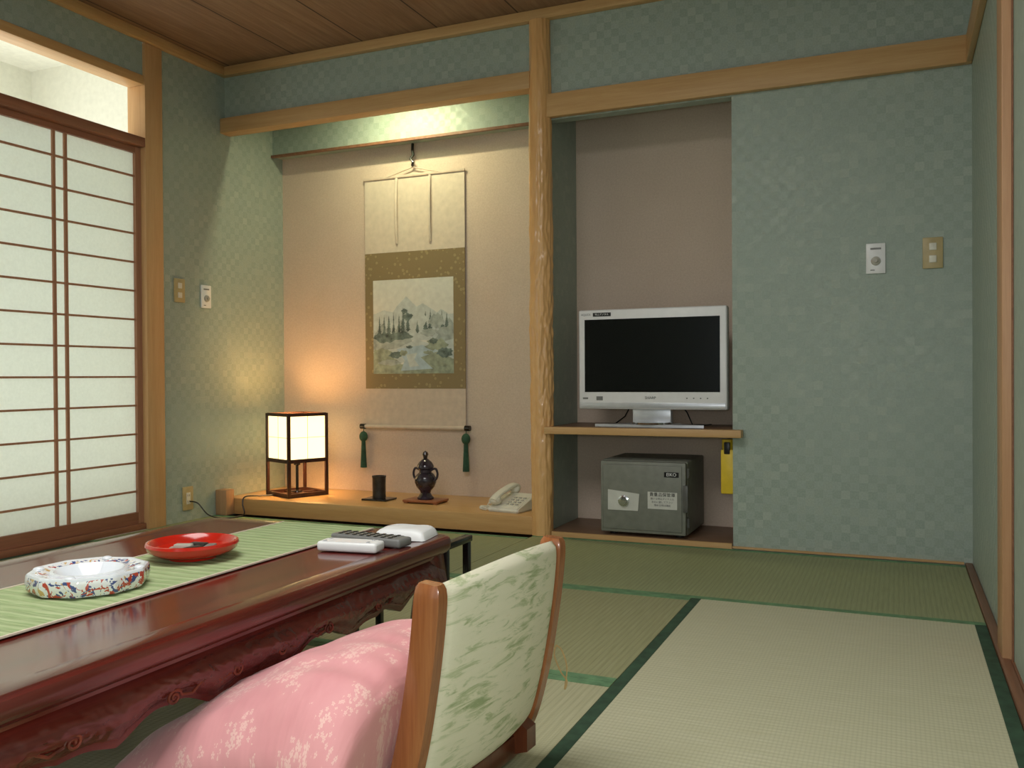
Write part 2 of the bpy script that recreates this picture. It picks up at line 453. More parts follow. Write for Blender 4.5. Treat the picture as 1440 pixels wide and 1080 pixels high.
# veranda
b = B(); b.box(-4.8, -4.7, -1.5, 4.0, -0.02, 2.62, 0); b.box(-4.7, XL-0.1, 3.7, 3.8, -0.02, 2.62, 0); b.box(-4.7, XL-0.1, -1.6, -1.5, -0.02, 2.62, 0)
struct(b.obj('wall_veranda', ['white'], merge=False), 'white plaster veranda wall', 'wall')
b = B(); b.box(-4.7, XL-0.1, -1.5, 3.7, 2.55, 2.62, 0)
struct(b.obj('ceiling', ['white'], merge=False), 'white veranda ceiling', 'ceiling')

tn = [0]
def trim(bb, mats, label):
    tn[0] += 1
    return struct(bb.obj('trim_%d' % tn[0], mats, merge=False), label, 'trim')
def tbox(mats, label, *a, bev=0.003):
    bb = B(); bb.box(*a, 0, bev); return trim(bb, mats, label)
tbox(['hinoki_l'], 'honey wood post', XL-0.1, XL+0.015, 3.23, 3.34, 0, 2.35)
tbox(['hinoki_y'], 'honey wood transom beam', XL-0.09, XL+0.012, -1.5, 3.229, 2.145, 2.19)
tbox(['shojirail'], 'red-brown sliding screen head rail', XL-0.10, XL+0.016, -1.5, 3.229, 1.845, 1.89)
tbox(['shojirail'], 'red-brown sliding screen sill', XL-0.10, XL+0.0, -1.5, 3.229, 0.0, 0.03)
tbox(['hinoki'], 'honey wood lintel over the scroll alcove', XL+0.001, -1.54, 3.76, 3.84, 2.045, 2.125)
tbox(['hinoki'], 'honey wood picture rail', -1.46, XR-0.001, 3.765, 3.799, 1.905, 2.01)
tbox(['hinoki_y'], 'honey wood picture rail on side wall', XR-0.022, XR-0.0005, -1.5, 3.764, 1.905, 2.01)
tbox(['hinoki'], 'wooden ceiling moulding', XL+0.001, XR-0.001, 3.76, 3.799, 2.352, 2.399)
tbox(['hinoki_y'], 'wooden ceiling moulding', XL+0.001, XL+0.035, -1.5, 3.759, 2.352, 2.399)
tbox(['hinoki_y'], 'wooden ceiling moulding', XR-0.035, XR-0.001, -1.5, 3.759, 2.352, 2.399)
tbox(['hinoki_z'], 'wooden post in side wall', XR-0.02, XR+0.1, 2.551, 2.669, 0, 1.904)
tbox(['darkwood'], 'reddish wood floor edging', XR-0.026, XR-0.001, -1.5, 3.79, -0.02, 0.008)
tbox(['darkwood'], 'dark sliding door threshold', XR-0.001, XR+0.03, -1.5, 2.549, -0.02, 0.01)
b = B(); b.box(XL+0.001, -1.54, 3.765, 4.289, 0.0, 0.085, 0, 0.004)
trim(b, ['platform'], 'honey-coloured wooden alcove platform')
b = B(); b.box(XL+0.001, XL+0.075, 3.70, 3.764, 0.0, 0.135, 0, 0.005); trim(b, ['hinoki_z'], 'small wooden end block')
b = B(); b.box(-1.469, -0.639, 3.79, 4.199, -0.02, 0.02, 0, 0.002); trim(b, ['alcovefloor'], 'brown wooden alcove floor board')
b = B(); b.box(-0.64, XR-0.03, 3.785, 3.799, 0.0, 0.008, 0); trim(b, ['hinoki'], 'thin wooden floor edging strip')
b = B(); b.box(-1.45, -0.64, 3.775, 3.788, -0.01, 0.021, 0); trim(b, ['hinoki'], 'thin wooden alcove sill strip')
b = B(); b.box(XL+0.001, -1.54, 4.183, 4.199, 2.008, 2.022, 0); trim(b, ['darkwood'], 'thin dark picture rail strip')
# fusuma
b = B(); b.box(XR+0.004, XR+0.022, 1.6, 2.549, 0.011, 1.90, 0); b.box(XR+0.001, XR+0.003, 2.52, 2.549, 0.011, 1.90, 1); b.box(XR+0.001, XR+0.003, 1.6, 1.63, 0.011, 1.90, 1)
struct(b.obj('door_2', ['fusuma', 'darkwood'], merge=False), 'grey-green paper sliding door', 'door')

# shoji
def shoji(idx, y0, y1, xo):
    b = B(); xa, xb = xo-0.014, xo+0.014
    z0, z1 = 0.031, 1.844
    b.box(xo-0.004, xo-0.002, y0+0.02, y1-0.02, z0+0.02, z1-0.02, 0)
    b.box(xa, xb, y0, y0+0.032, z0, z1, 1); b.box(xa, xb, y1-0.032, y1, z0, z1, 1)
    b.box(xa+0.001, xb-0.001, y0+0.032, y1-0.032, z0, z0+0.055, 2); b.box(xa+0.001, xb-0.001, y0+0.032, y1-0.032, z1-0.03, z1, 2)
    ym = (y0+y1)/2
    for d in (-0.03, 0.03): b.box(xo-0.001, xo+0.009, ym+d-0.007, ym+d+0.007, z0+0.05, z1-0.03, 1)
    for k in range(1, 13):
        z = 0.048+0.138*k
        b.box(xo-0.001, xo+0.008, y0+0.03, y1-0.03, z-0.0045, z+0.0045, 1)
    struct(b.obj('door_%d' % idx, ['paper', 'shojiwood', 'shojirail'], merge=False), 'white paper shoji sliding screen with brown lattice', 'sliding screen')
shoji(1, 2.335, 3.228, XL-0.03)
shoji(3, 1.46, 2.36, XL-0.065)
shoji(4, 0.58, 1.46, XL-0.03)
shoji(5, -0.3, 0.58, XL-0.065)
b = B(); b.box(XL-0.08, XL-0.02, -1.5, -0.31, 0.03, 1.845, 0); struct(b.obj('wall_screen', ['white']), 'white wall', 'wall')

# tatami
def mat(x0, x1, y0, y1, m, e, along):
    b = B(); g = 0.0012
    x0 += g; x1 -= g; y0 += g; y1 -= g
    cx, cy = (x0+x1)/2, (y0+y1)/2; w, h = (x1-x0)/2, (y1-y0)/2
    b.box(-w, w, -h, h, -0.0199, 0.0, 0)
    if along == 'X':
        b.box(-w, w, -h, -h+0.03, 0.0, 0.0012, 1); b.box(-w, w, h-0.03, h, 0.0, 0.0012, 1)
    else:
        b.box(-w, -w+0.03, -h, h, 0.0, 0.0012, 1); b.box(w-0.03, w, -h, h, 0.0, 0.0012, 1)
    o = b.obj('tatami_mat', [m, e], loc=(cx, cy, 0), merge=False)
    tag(o, 'woven rush tatami mat with green cloth edging', 'tatami mat', 'tatami mats covering the floor')
xr = XR-0.027
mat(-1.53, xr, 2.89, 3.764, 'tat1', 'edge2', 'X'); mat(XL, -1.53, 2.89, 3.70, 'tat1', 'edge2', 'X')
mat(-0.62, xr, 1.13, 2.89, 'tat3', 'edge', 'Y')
mat(-2.42, -0.62, 2.02, 2.89, 'tat2', 'edge2', 'X'); mat(-2.42, -0.62, 1.13, 2.02, 'tat4', 'edge2', 'X')
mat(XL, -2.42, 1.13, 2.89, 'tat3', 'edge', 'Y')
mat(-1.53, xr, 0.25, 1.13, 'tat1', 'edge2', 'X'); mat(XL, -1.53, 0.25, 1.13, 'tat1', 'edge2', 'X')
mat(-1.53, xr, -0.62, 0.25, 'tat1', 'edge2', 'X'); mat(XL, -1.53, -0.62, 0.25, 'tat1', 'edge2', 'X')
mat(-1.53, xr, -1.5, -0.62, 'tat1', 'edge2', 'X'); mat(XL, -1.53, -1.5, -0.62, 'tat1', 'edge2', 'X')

# pillar
b = B()
def pf(u, v):
    a = 2*math.pi*u; z = v*2.352
    r = 0.049 + 0.004*math.sin(z*1.3)
    amp = 0.5+0.9*math.exp(-((z-0.9)/0.5)**2)
    ca, sa = math.cos(a), math.sin(a)
    rip = noise.noise(Vector((ca*4.5, sa*4.5, z*3.0)))
    rip2 = noise.noise(Vector((ca*3.5+1.2*math.sin(z*3), sa*3.5, z*16.0+5)))
    rip3 = noise.noise(Vector((ca*5, sa*5, z*32.0+9)))
    r += 0.003*rip + amp*(0.0045*rip2+0.0026*rip3)
    return (r*ca, r*sa, z)
b.grid(pf, 110, 460, 0, closeu=True)
o = b.obj('pillar', ['pillar'], loc=(-1.50, 3.795, 0.0), ang=80)
tag(o, 'polished natural log pillar with rippled honey-brown surface', 'pillar')

# wall shelf
b = B(); b.box(-0.432, 0.398, 0.06, 0.46, 0.0, 0.03, 0, 0.002); b.box(-0.432, 0.444, 0.0, 0.0595, 0.0, 0.032, 1, 0.003)
o = b.obj('wall_shelf', ['alcovefloor', 'hinoki'], loc=(-1.038, 3.738, 0.468), merge=False)
tag(o, 'brown wooden shelf with pale front edge in the alcove', 'shelf')

# ------------------------------------------------------------ TV
tv = empty('television', (-1.01, 3.90, 0.501), 'white flat screen television with black screen on the alcove shelf', 'television')
W, H0, H1 = 0.337, 0.077, 0.53
b = B(); b.box(-W, W, -0.03, 0.03, H0, H1, 0, 0.008, 3); b.box(-W+0.04, W-0.04, 0.025, 0.07, H0+0.03, H1-0.05, 0, 0.015, 3)
b.box(-W+0.006, W-0.006, -0.0325, -0.029, H0+0.006, H0+0.03, 1, 0.001)
b.obj('casing', ['whitepl', 'silver'], tv, merge=False)
b = B(); b.box(-W+0.03, W-0.03, -0.0325, -0.029, H0+0.078, H1-0.045, 0); b.obj('screen', ['screen'], tv)
b = B(); b.box(-0.088, 0.088, -0.012, 0.03, 0.012, H0+0.01, 0, 0.006)
b.obj('neck', ['silver'], tv, merge=False)
b = B()
pts = [(-0.245, -0.075), (-0.16, -0.088), (0.16, -0.088), (0.245, -0.075), (0.13, 0.02), (0.10, 0.10), (-0.10, 0.10), (-0.13, 0.02)]
b.prism(pts, lambda x, y, d: (x, y, d), 0.0, 0.012, 0)
b.lathe([(0, 0.0121), (0.09, 0.0121), (0.085, 0.02), (0, 0.022)], (0, -0.01, 0), 32, 1)
b.obj('base', ['silver', 'chrome'], tv, merge=False)
text('lettering', 'SHARP', 0.017, (0.0, -0.0332, H0+0.052), R90, 'greypl', tv)
text('lettering', 'AQUOS', 0.013, (-W+0.036, -0.0312, H1-0.022), R90, 'greypl', tv)
b = B(); b.box(-W+0.07, -W+0.155, -0.0315, -0.030, H1-0.031, H1-0.014, 0); b.obj('sticker', ['black'], tv)
text('lettering', '地上デジタル', 0.011, (-W+0.112, -0.0318, H1-0.0225), R90, 'whitepl', tv)
b = B(); b.box(-W+0.085, -W+0.115, -0.0315, -0.030, H0+0.04, H0+0.058, 0); b.obj('badge', ['greypl'], tv, merge=False)
b = B(); b.box(-W+0.02, -W+0.045, -0.0315, -0.030, H0+0.045, H0+0.053, 0); b.obj('badge', ['greypl'], tv, merge=False)
for k in range(4):
    b = B(); b.box(0.16+0.03*k, 0.166+0.03*k, -0.0315, -0.030, H0+0.048, H0+0.053, 0); b.obj('indicator', ['greypl'], tv, merge=False)
b = B(); b.tube([(0.1, 0.06, 0.12), (0.14, 0.08, 0.06), (0.17, 0.05, 0.008), (0.22, 0.06, 0.006), (0.24, 0.12, 0.006)], 0.003, 0); b.obj('cable', ['black'], tv, merge=False)
b = B(); b.tube([(-0.1, 0.06, 0.12), (-0.15, 0.08, 0.04), (-0.2, 0.1, 0.006)], 0.003, 0); b.obj('cable', ['black'], tv, merge=False)

# ------------------------------------------------------------ safe
sf = empty('safe', (-1.027, 3.98, 0.0205), 'grey steel safe with dial lock under the alcove shelf', 'safe')
hw = 0.193
b = B(); b.box(-hw, hw, -0.16, 0.19, 0.012, 0.335, 0, 0.008, 3)
b.obj('body', ['safe', 'black'], sf, merge=False)
for x in (-0.15, 0.15):
    for y in (-0.12, 0.15):
        b = B(); b.lathe([(0, 0), (0.02, 0), (0.02, 0.013), (0, 0.013)], (x, y, 0), 16, 0); b.obj('foot', ['black'], sf)
b = B(); b.box(-hw+0.002, hw-0.002, -0.192, -0.160, 0.016, 0.331, 0, 0.006, 2); b.box(-hw+0.014, hw-0.018, -0.196, -0.190, 0.03, 0.317, 0, 0.004, 2)
door = b.obj('door', ['safe'], sf, merge=False)
b = B(); b.prism([(-0.155, 0.115), (-0.018, 0.115), (-0.012, 0.19), (-0.155, 0.205)], lambda x, y, dd: (x, dd, y), -0.200, -0.1955, 0)
b.obj('lock_plate', ['plate'], door, merge=False)
b = B()
b.lathe([(0, 0), (0.024, 0), (0.024, 0.008), (0.018, 0.01), (0.017, 0.022), (0, 0.024)], (0,0,0), 32, 0, mod=lambda a, z: 1+0.03*math.cos(16*a))
o = b.obj('dial', ['chrome'], door, loc=(-0.082, -0.2, 0.158), rot=R90)
b = B(); b.box(0.025, 0.155, -0.198, -0.1955, 0.128, 0.202, 0); b.obj('sticker', ['plate'], door)
text('lettering', '貴重品保管庫', 0.019, (0.09, -0.1985, 0.190), R90, 'black', door)
for k, z in enumerate((0.172, 0.158, 0.144)):
    text('lettering', ('開ける時はダイヤルを', '左右に廻して下さい', '閉める時は確認')[k], 0.0105, (0.09, -0.1985, z), R90, 'greypl', door)
b = B(); b.box(0.098, 0.162, -0.198, -0.1955, 0.268, 0.29, 0); b.obj('brand_plate', ['black'], door)
text('lettering', 'EIKO', 0.02, (0.13, -0.1986, 0.279), R90, 'whitepl', door)
for z in (0.07, 0.285):
    b = B(); b.lathe([(0, -0.02), (0.008, -0.02), (0.008, 0.02), (0, 0.02)], (hw+0.002, -0.165, z), 12, 0); b.obj('hinge', ['safed'], door)
b = B(); b.box(hw-0.012, hw+0.01, -0.205, -0.19, 0.12, 0.235, 0, 0.003)
b.obj('handle', ['safed'], door, merge=False)

# yellow flashlight holder
fl = empty('emergency_flashlight', (-0.668, 3.855, 0.222), 'yellow emergency flashlight in a wall holder', 'flashlight')
b = B(); b.box(-0.026, 0.029, -0.03, 0.03, 0.0, 0.19, 0, 0.006); b.obj('holder', ['yellow'], fl)
b = B(); b.lathe([(0, 0.05), (0.020, 0.05), (0.020, 0.185), (0.025, 0.195), (0.025, 0.232), (0, 0.232)], (0, 0, 0), 24, 0); b.obj('torch', ['yellow'], fl, merge=False)
b = B(); b.box(-0.012, 0.014, -0.033, -0.018, 0.17, 0.222, 0, 0.004); b.obj('strap', ['black'], fl)

# ------------------------------------------------------------ switches
def switch(name, label, loc, rot, kind):
    e = empty(name, loc, label, 'light switch' if kind != 'outlet' else 'outlet', rot)
    pm = 'beigepl' if kind in ('tan', 'outlet') else 'whitepl'
    b = B(); b.box(-0.036, 0.036, -0.008, 0.0, -0.06, 0.06, 0, 0.003); b.obj('cover_plate', [pm], e)
    if kind == 'tan':
        for z in (0.024, -0.024):
            b = B(); b.box(-0.013, 0.013, -0.012, -0.007, z-0.014, z+0.014, 0, 0.002); b.obj('rocker', ['creampl'], e)
    elif kind == 'white':
        b = B(); b.lathe([(0, 0), (0.018, 0), (0.016, 0.008), (0.008, 0.01), (0.007, 0.018), (0, 0.018)], (0,0,0), 24, 0); b.obj('knob', ['creamd'], e, loc=(0, -0.008, -0.01), rot=R90)
        b = B(); b.box(-0.02, 0.02, -0.0088, -0.008, 0.035, 0.042, 0); b.obj('marking', ['greypl'], e, merge=False)
        b = B(); b.box(-0.02, -0.004, -0.0088, -0.008, -0.048, -0.044, 0); b.obj('marking', ['greypl'], e, merge=False)
    elif kind == 'outlet':
        b = B(); b.box(-0.014, 0.014, -0.011, -0.007, -0.03, 0.03, 0, 0.002)
        for z in (0.015, -0.015):
            for x in (-0.006, 0.005): b.box(x-0.001, x+0.001, -0.0115, -0.0109, z-0.005, z+0.005, 1)
        b.obj('socket', ['creampl', 'black'], e, merge=False)
ZR = (0, 0, math.pi/2)
switch('air_control', 'white wall controller with round knob on green wallpaper', (-0.078, 3.7995, 1.187), (0,0,0), 'white')  # air-conditioning wall control, not a light switch
switch('light_switch', 'tan double light switch plate on green wallpaper', (0.126, 3.7995, 1.197), (0,0,0), 'tan')
switch('light_switch', 'tan double light switch plate beside the wooden post', (XL+0.0005, 3.452, 1.175), ZR, 'tan')
switch('air_control', 'white wall controller with knob on green side wall', (XL+0.0005, 3.64, 1.158), ZR, 'white')  # second air-conditioning wall control
switch('wall_outlet', 'tan wall outlet low on the green wall', (XL+0.0005, 3.497, 0.115), ZR, 'outlet')

# ------------------------------------------------------------ scroll
sc = empty('hanging_scroll', (-2.447, 4.28, 0.44), 'hanging scroll with ink landscape painting in gold brocade mount', 'hanging scroll')
hw = 0.315
b = B(); b.box(-hw, hw, -0.002, 0.0, 0.02, 0.225, 0); b.obj('lower_silk', ['silk2'], sc, merge=False)
b = B(); b.box(-hw, hw, -0.002, 0.0, 0.985, 1.40, 0); b.obj('upper_silk', ['silk'], sc, merge=False)
b = B(); b.box(-hw-0.004, hw+0.004, -0.009, 0.001, 1.395, 1.41, 0, 0.002); b.obj('top_rod', ['silk2'], sc, merge=False)
b = B(); b.box(-hw, hw, -0.003, 0.0, 0.225, 0.985, 0); b.obj('brocade', ['brocade'], sc)
for x in (-0.105, 0.105):
    b = B()
    b.grid(lambda u, v: (x+(u-0.5)*0.016, -0.006-0.012*math.sin(v*math.pi)**0.7-0.004*math.cos((u-0.5)*math.pi), 1.03+0.365*v), 6, 20, 0)
    b.grid(lambda u, v: (x+(u-0.5)*0.016, -0.0045-0.012*math.sin(v*math.pi)**0.7-0.004*math.cos((u-0.5)*math.pi), 1.03+0.365*v), 6, 20, 0)
    b.obj('hanging_strip', ['silk'], sc, merge=False)
b = B()
def cylx(b, x0, x1, y, z, r, m): b.tube([(x0, y, z), (x1, y, z)], r, m, 16)
cylx(b, -hw, hw, -0.012, 0.012, 0.011, 0); cylx(b, -hw-0.03, -hw, -0.012, 0.012, 0.015, 1); cylx(b, hw, hw+0.03, -0.012, 0.012, 0.015, 1)
b.obj('roller', ['silk2', 'blacklac'], sc, merge=False)
b = B(); b.tube([(-0.16, -0.008, 1.405), (-0.02, -0.008, 1.44), (0, -0.008, 1.447), (0.02, -0.008, 1.44), (0.16, -0.008, 1.405)], 0.003, 0); b.obj('hanging_cord', ['silk2'], sc)
b = B(); b.tube([(0, -0.01, 1.45), (0.008, -0.015, 1.47), (-0.008, -0.015, 1.49), (0.006, -0.01, 1.51), (0, -0.008, 1.54), (0, -0.004, 1.575)], 0.008, 0); b.obj('hook', ['blacklac'], sc)
for x in (-hw-0.008, hw+0.008):
    b = B(); b.tube([(x, -0.013, 0.02), (x, -0.018, -0.02)], 0.002, 0); b.sphere((x, -0.02, -0.045), 0.024, (1,1,1.25), 0, 14)
    for k in range(14):
        a = k*2*math.pi/14; b.tube([(x+0.008*math.cos(a), -0.02+0.008*math.sin(a), -0.07), (x+0.015*math.cos(a), -0.02+0.015*math.sin(a), -0.22)], 0.0035, 0, 6)
    b.obj('tassel', ['tassel'], sc, merge=False)
# painting
b = B(); PX0, PX1, PZ0, PZ1 = -0.262, 0.245, 0.308, 0.832
PW, PH = PX1-PX0, PZ1-PZ0
lay = [0]
def P(u, v): return (PX0+PW*min(max(u,0),1), -0.0042-0.00006*lay[0], PZ0+PH*min(max(v,0),1))
def shape(pts, m): lay[0] += 1; b.flat([P(u, v) for u, v in pts], m)
b.box(PX0, PX1, -0.0042, -0.003, PZ0, PZ1, 0)
def ridge(base, peaks, m, lo, jag=0.012, seed=1, x0=0.0, x1=1.0):
    top = []; n = 60
    for i in range(n+1):
        u = x0+(x1-x0)*i/n; h = base
        for (pu, ph, pw) in peaks: h = max(h, base+ph*max(0, 1-abs(u-pu)/pw)**0.9)
        h += jag*noise.noise(Vector((u*14, seed, 0)))+jag*0.6*noise.noise(Vector((u*45, seed, 3)))
        top.append((u, h))
    shape([(x0, lo)]+top+[(x1, lo)], m)
ridge(0.62, [(0.42, 0.20, 0.2), (0.62, 0.12, 0.2), (0.15, 0.06, 0.2)], 1, 0.5, seed=2)
ridge(0.50, [(0.85, 0.17, 0.25), (0.2, 0.12, 0.2)], 1, 0.35, seed=3)
ridge(0.28, [(0.12, 0.26, 0.2), (0.36, 0.30, 0.16), (0.95, 0.3, 0.22)], 2, 0.2, seed=5)
shape([(0.0, 0.24), (0.3, 0.27), (0.55, 0.36), (0.75, 0.30), (1.0, 0.36), (1.0, 0.16), (0.6, 0.18), (0.3, 0.10), (0.0, 0.06)], 1)
ridge(0.10, [(0.1, 0.18, 0.25), (0.75, 0.16, 0.35)], 4, 0.0, seed=8)
def pine(u, v, h, w, m=3):
    pts = [(u, v+h)]; n = 8
    for i in range(1, n+1):
        ww = w*i/n*(0.6+0.6*random.random()); vv = v+h*(1-i/n)
        pts += [(u+ww, vv+0.004*random.random()), (u+ww*0.6, vv+0.004)]
    pts += [(u+0.005, v-0.015), (u-0.005, v-0.015)]
    for i in range(n, 0, -1):
        ww = w*i/n*(0.6+0.6*random.random()); vv = v+h*(1-i/n)
        pts += [(u-ww*0.6, vv+0.004), (u-ww, vv+0.004*random.random())]
    shape(pts, m)
def blob(u, v, ru, rv, m):
    n = 22; shape([(u+ru*math.cos(2*math.pi*i/n)*(0.75+0.5*random.random()), v+rv*math.sin(2*math.pi*i/n)*(0.75+0.5*random.random())) for i in range(n)], m)
for u, v, h in [(0.08,0.42,0.2),(0.14,0.40,0.24),(0.20,0.42,0.2),(0.26,0.40,0.26),(0.33,0.44,0.2),(0.38,0.42,0.28),(0.44,0.46,0.16),(0.66,0.46,0.2),(0.72,0.44,0.24),(0.86,0.46,0.2),(0.92,0.48,0.16),(0.56,0.44,0.12)]:
    pine(u, v, h, 0.026+0.012*random.random(), 3)
blob(0.36, 0.40, 0.14, 0.045, 3); blob(0.15, 0.38, 0.14, 0.05, 3); blob(0.70, 0.43, 0.1, 0.04, 2); blob(0.9, 0.44, 0.1, 0.05, 2)
blob(0.44, 0.60, 0.06, 0.04, 3); blob(0.40, 0.66, 0.035, 0.03, 3); blob(0.80, 0.55, 0.09, 0.08, 2); blob(0.62, 0.56, 0.06, 0.06, 1)
shape([(0.30, 0.26), (0.62, 0.30), (0.85, 0.24), (0.6, 0.17), (0.75, 0.05), (0.35, 0.03), (0.40, 0.14)], 5)
shape([(0.42, 0.20), (0.56, 0.22), (0.52, 0.15), (0.58, 0.08), (0.46, 0.07)], 1)
for u, v, ru, rv, m in [(0.1,0.22,0.12,0.05,4),(0.28,0.2,0.08,0.035,3),(0.8,0.3,0.13,0.06,4),(0.9,0.22,0.1,0.05,3),(0.7,0.22,0.06,0.02,4),(0.2,0.12,0.14,0.03,2),(0.88,0.12,0.1,0.04,4),(0.38,0.22,0.05,0.03,4),(0.22,0.3,0.1,0.03,2),(0.76,0.34,0.05,0.03,3),(0.46,0.28,0.04,0.015,3)]:
    blob(u, v, ru, rv, m)
b.obj('painting', ['ink0', 'ink1', 'ink2', 'ink3', 'ink4', 'ink5'], sc, merge=False, recalc=False)

# ------------------------------------------------------------ lantern
lp = empty('table_lantern', (-3.036, 4.005, 0.0855), 'glowing square paper lantern with dark wooden frame', 'lamp', rot=(0, 0, math.radians(-23)))
w = 0.115
b = B()
for x in (-w, w):
    for y in (-w, w): b.box(x-0.008, x+0.008, y-0.008, y+0.008, 0.0, 0.45, 0, 0.001)
for z0, z1 in ((0.0, 0.022), (0.185, 0.205), (0.435, 0.452)):
    for s in (-w, w):
        b.box(-w+0.008, w-0.008, s-0.007, s+0.007, z0, z1, 0); b.box(s-0.007, s+0.007, -w+0.008, w-0.008, z0, z1, 0)
b.box(-w, w, -0.02, 0.02, 0.006, 0.016, 0); b.box(-0.02, 0.02, -w, w, 0.006, 0.016, 0)
b.obj('frame', ['darkframe'], lp, merge=False)
b = B(); q = w-0.003
for s in (-1, 1):
    b.box(-q, q, s*q-0.001, s*q+0.001, 0.204, 0.436, 0); b.box(s*q-0.001, s*q+0.001, -q, q, 0.204, 0.436, 0)
b.obj('lamp_shade', ['lampglow'], lp, merge=False)
b = B()
for s in (-1, 1):
    q2 = w-0.0015
    b.box(-0.0012, 0.0012, s*q2-0.001, s*q2+0.001, 0.204, 0.436, 0); b.box(s*q2-0.001, s*q2+0.001, -0.0012, 0.0012, 0.204, 0.436, 0)
    b.box(-w+0.008, w-0.008, s*q2-0.001, s*q2+0.001, 0.319, 0.3214, 0); b.box(s*q2-0.001, s*q2+0.001, -w+0.008, w-0.008, 0.319, 0.3214, 0)
b.obj('lattice', ['lattice'], lp, merge=False)
b = B(); b.lathe([(0, 0.016), (0.03, 0.016), (0.028, 0.022), (0.008, 0.026), (0.008, 0.16), (0.018, 0.165), (0.018, 0.2), (0, 0.2)], (0,0,0), 20, 0); b.obj('bulb_holder', ['blacklac'], lp)
b = B(); b.sphere((0, 0, 0.235), 0.034, (1,1,1.1), 0); b.obj('bulb', ['bulb'], lp)
Minv = (Matrix.Translation(Vector((-3.036, 4.005, 0.0855))) @ Matrix.Rotation(math.radians(-23), 4, 'Z')).inverted()
def smooth_path(pts, k=8):
    pts = [Vector(p) for p in pts]; out = []
    for i in range(len(pts)-1):
        p0, p1, p2, p3 = pts[max(i-1,0)], pts[i], pts[i+1], pts[min(i+2,len(pts)-1)]
        for j in range(k):
            t = j/k; out.append(0.5*((2*p1)+(-p0+p2)*t+(2*p0-5*p1+4*p2-p3)*t*t+(-p0+3*p1-3*p2+p3)*t**3))
    out.append(pts[-1]); return out
cw = smooth_path([(-3.322, 3.497, 0.10), (-3.28, 3.51, 0.09), (-3.24, 3.54, 0.03), (-3.2, 3.60, 0.006), (-3.16, 3.68, 0.006), (-3.18, 3.742, 0.012), (-3.2, 3.752, 0.06), (-3.2, 3.775, 0.095), (-3.16, 3.86, 0.091), (-3.10, 3.95, 0.092), (-3.04, 4.0, 0.11)])
b = B(); b.tube([Minv @ p for p in cw], 0.0035, 0, 8); b.obj('power_cord', ['black'], lp, merge=False)

# ------------------------------------------------------------ small alcove objects
o = empty('incense_cup', (-2.50, 3.99, 0.0855), 'small dark cylindrical incense cup on thin board', 'cup')
b = B(); b.box(-0.075, 0.075, -0.055, 0.055, 0.0, 0.009, 0, 0.002); b.obj('board', ['blacklac'], o)
b = B(); b.lathe([(0, 0.009), (0.033, 0.009), (0.035, 0.016), (0.034, 0.03), (0.035, 0.115), (0.037, 0.12), (0.037, 0.126), (0.03, 0.126), (0.028, 0.05), (0, 0.05)], (0,0,0), 32, 0, mod=lambda a, z: 1+0.01*math.cos(12*a)); b.obj('cup', ['bronze'], o)
o = empty('incense_burner', (-2.222, 3.99, 0.0855), 'dark glazed lidded incense burner on orange wooden stand', 'incense burner')
b = B(); b.box(-0.10, 0.10, -0.065, 0.065, 0.006, 0.018, 0, 0.003)
for x in (-0.085, 0.085):
    for y in (-0.05, 0.05): b.box(x-0.01, x+0.01, y-0.01, y+0.01, 0, 0.007, 0)
b.obj('stand', ['standwood'], o, merge=False)
b = B(); b.lathe([(0, 0.018), (0.042, 0.018), (0.044, 0.026), (0.034, 0.034), (0.026, 0.05), (0.03, 0.062), (0.046, 0.08), (0.056, 0.105), (0.056, 0.125), (0.044, 0.145), (0.032, 0.155), (0.032, 0.168), (0.042, 0.176), (0.042, 0.182), (0, 0.182)], (0,0,0), 40, 0)
b.obj('body', ['vase'], o)
b = B(); b.lathe([(0, 0.182), (0.044, 0.182), (0.042, 0.192), (0.032, 0.208), (0.018, 0.22), (0.01, 0.226), (0.012, 0.238), (0.016, 0.246), (0.012, 0.258), (0, 0.266)], (0,0,0), 32, 0); b.obj('lid', ['vase'], o)
for s in (-1, 1):
    b = B(); b.tube(smooth_path([(s*0.03, 0, 0.165), (s*0.058, 0, 0.175), (s*0.07, 0, 0.15), (s*0.064, 0, 0.125), (s*0.053, 0, 0.118)]), 0.006, 0); b.obj('handle', ['vase'], o)

# telephone
ph = empty('telephone', (-1.70, 3.93, 0.0855), 'cream push-button desk telephone on the alcove platform', 'telephone', rot=(0,0,math.radians(-8)))
b = B(); b.prism([(-0.11, 0.0), (0.10, 0.0), (0.10, 0.065), (0.085, 0.072), (0.04, 0.062), (-0.10, 0.025), (-0.11, 0.018)], lambda x, y, d: (d, x, y), -0.085, 0.085, 0)
bmesh.ops.bevel(b.bm, geom=list(b.bm.edges), offset=0.006, segments=3, affect='EDGES')
b.obj('body', ['creampl'], ph)
b = B()
b.prism([(-0.088, 0.0240), (-0.088, 0.0300), (0.028, 0.0610), (0.028, 0.0550)], lambda x, y, d: (d, x, y), -0.012, 0.070, 1)
for i in range(3):
    for j in range(4):
        y = -0.07+0.026*j; z = 0.0335+(y+0.07)*0.266; x = 0.003+0.026*i
        b.box(x-0.008, x+0.008, y-0.007, y+0.007, z-0.006, z+0.006, 0, 0.002)
b.obj('keypad', ['creamd', 'creampl'], ph, merge=False)
b = B()
sec = [(0.022*math.cos(2*math.pi*k/12), 0.013*math.sin(2*math.pi*k/12)) for k in range(12)]
b.sweep(smooth_path([(-0.052, -0.112, 0.052), (-0.052, -0.08, 0.070), (-0.052, -0.03, 0.086), (-0.052, 0.03, 0.100), (-0.052, 0.08, 0.106), (-0.052, 0.112, 0.096)]), sec, 0)
b.sphere((-0.052, -0.088, 0.052), 0.029, (1,1,0.75), 0); b.sphere((-0.052, 0.09, 0.088), 0.029, (1,1,0.8), 0)
b.obj('handset', ['creampl'], ph, merge=False)
b = B(); hp = []
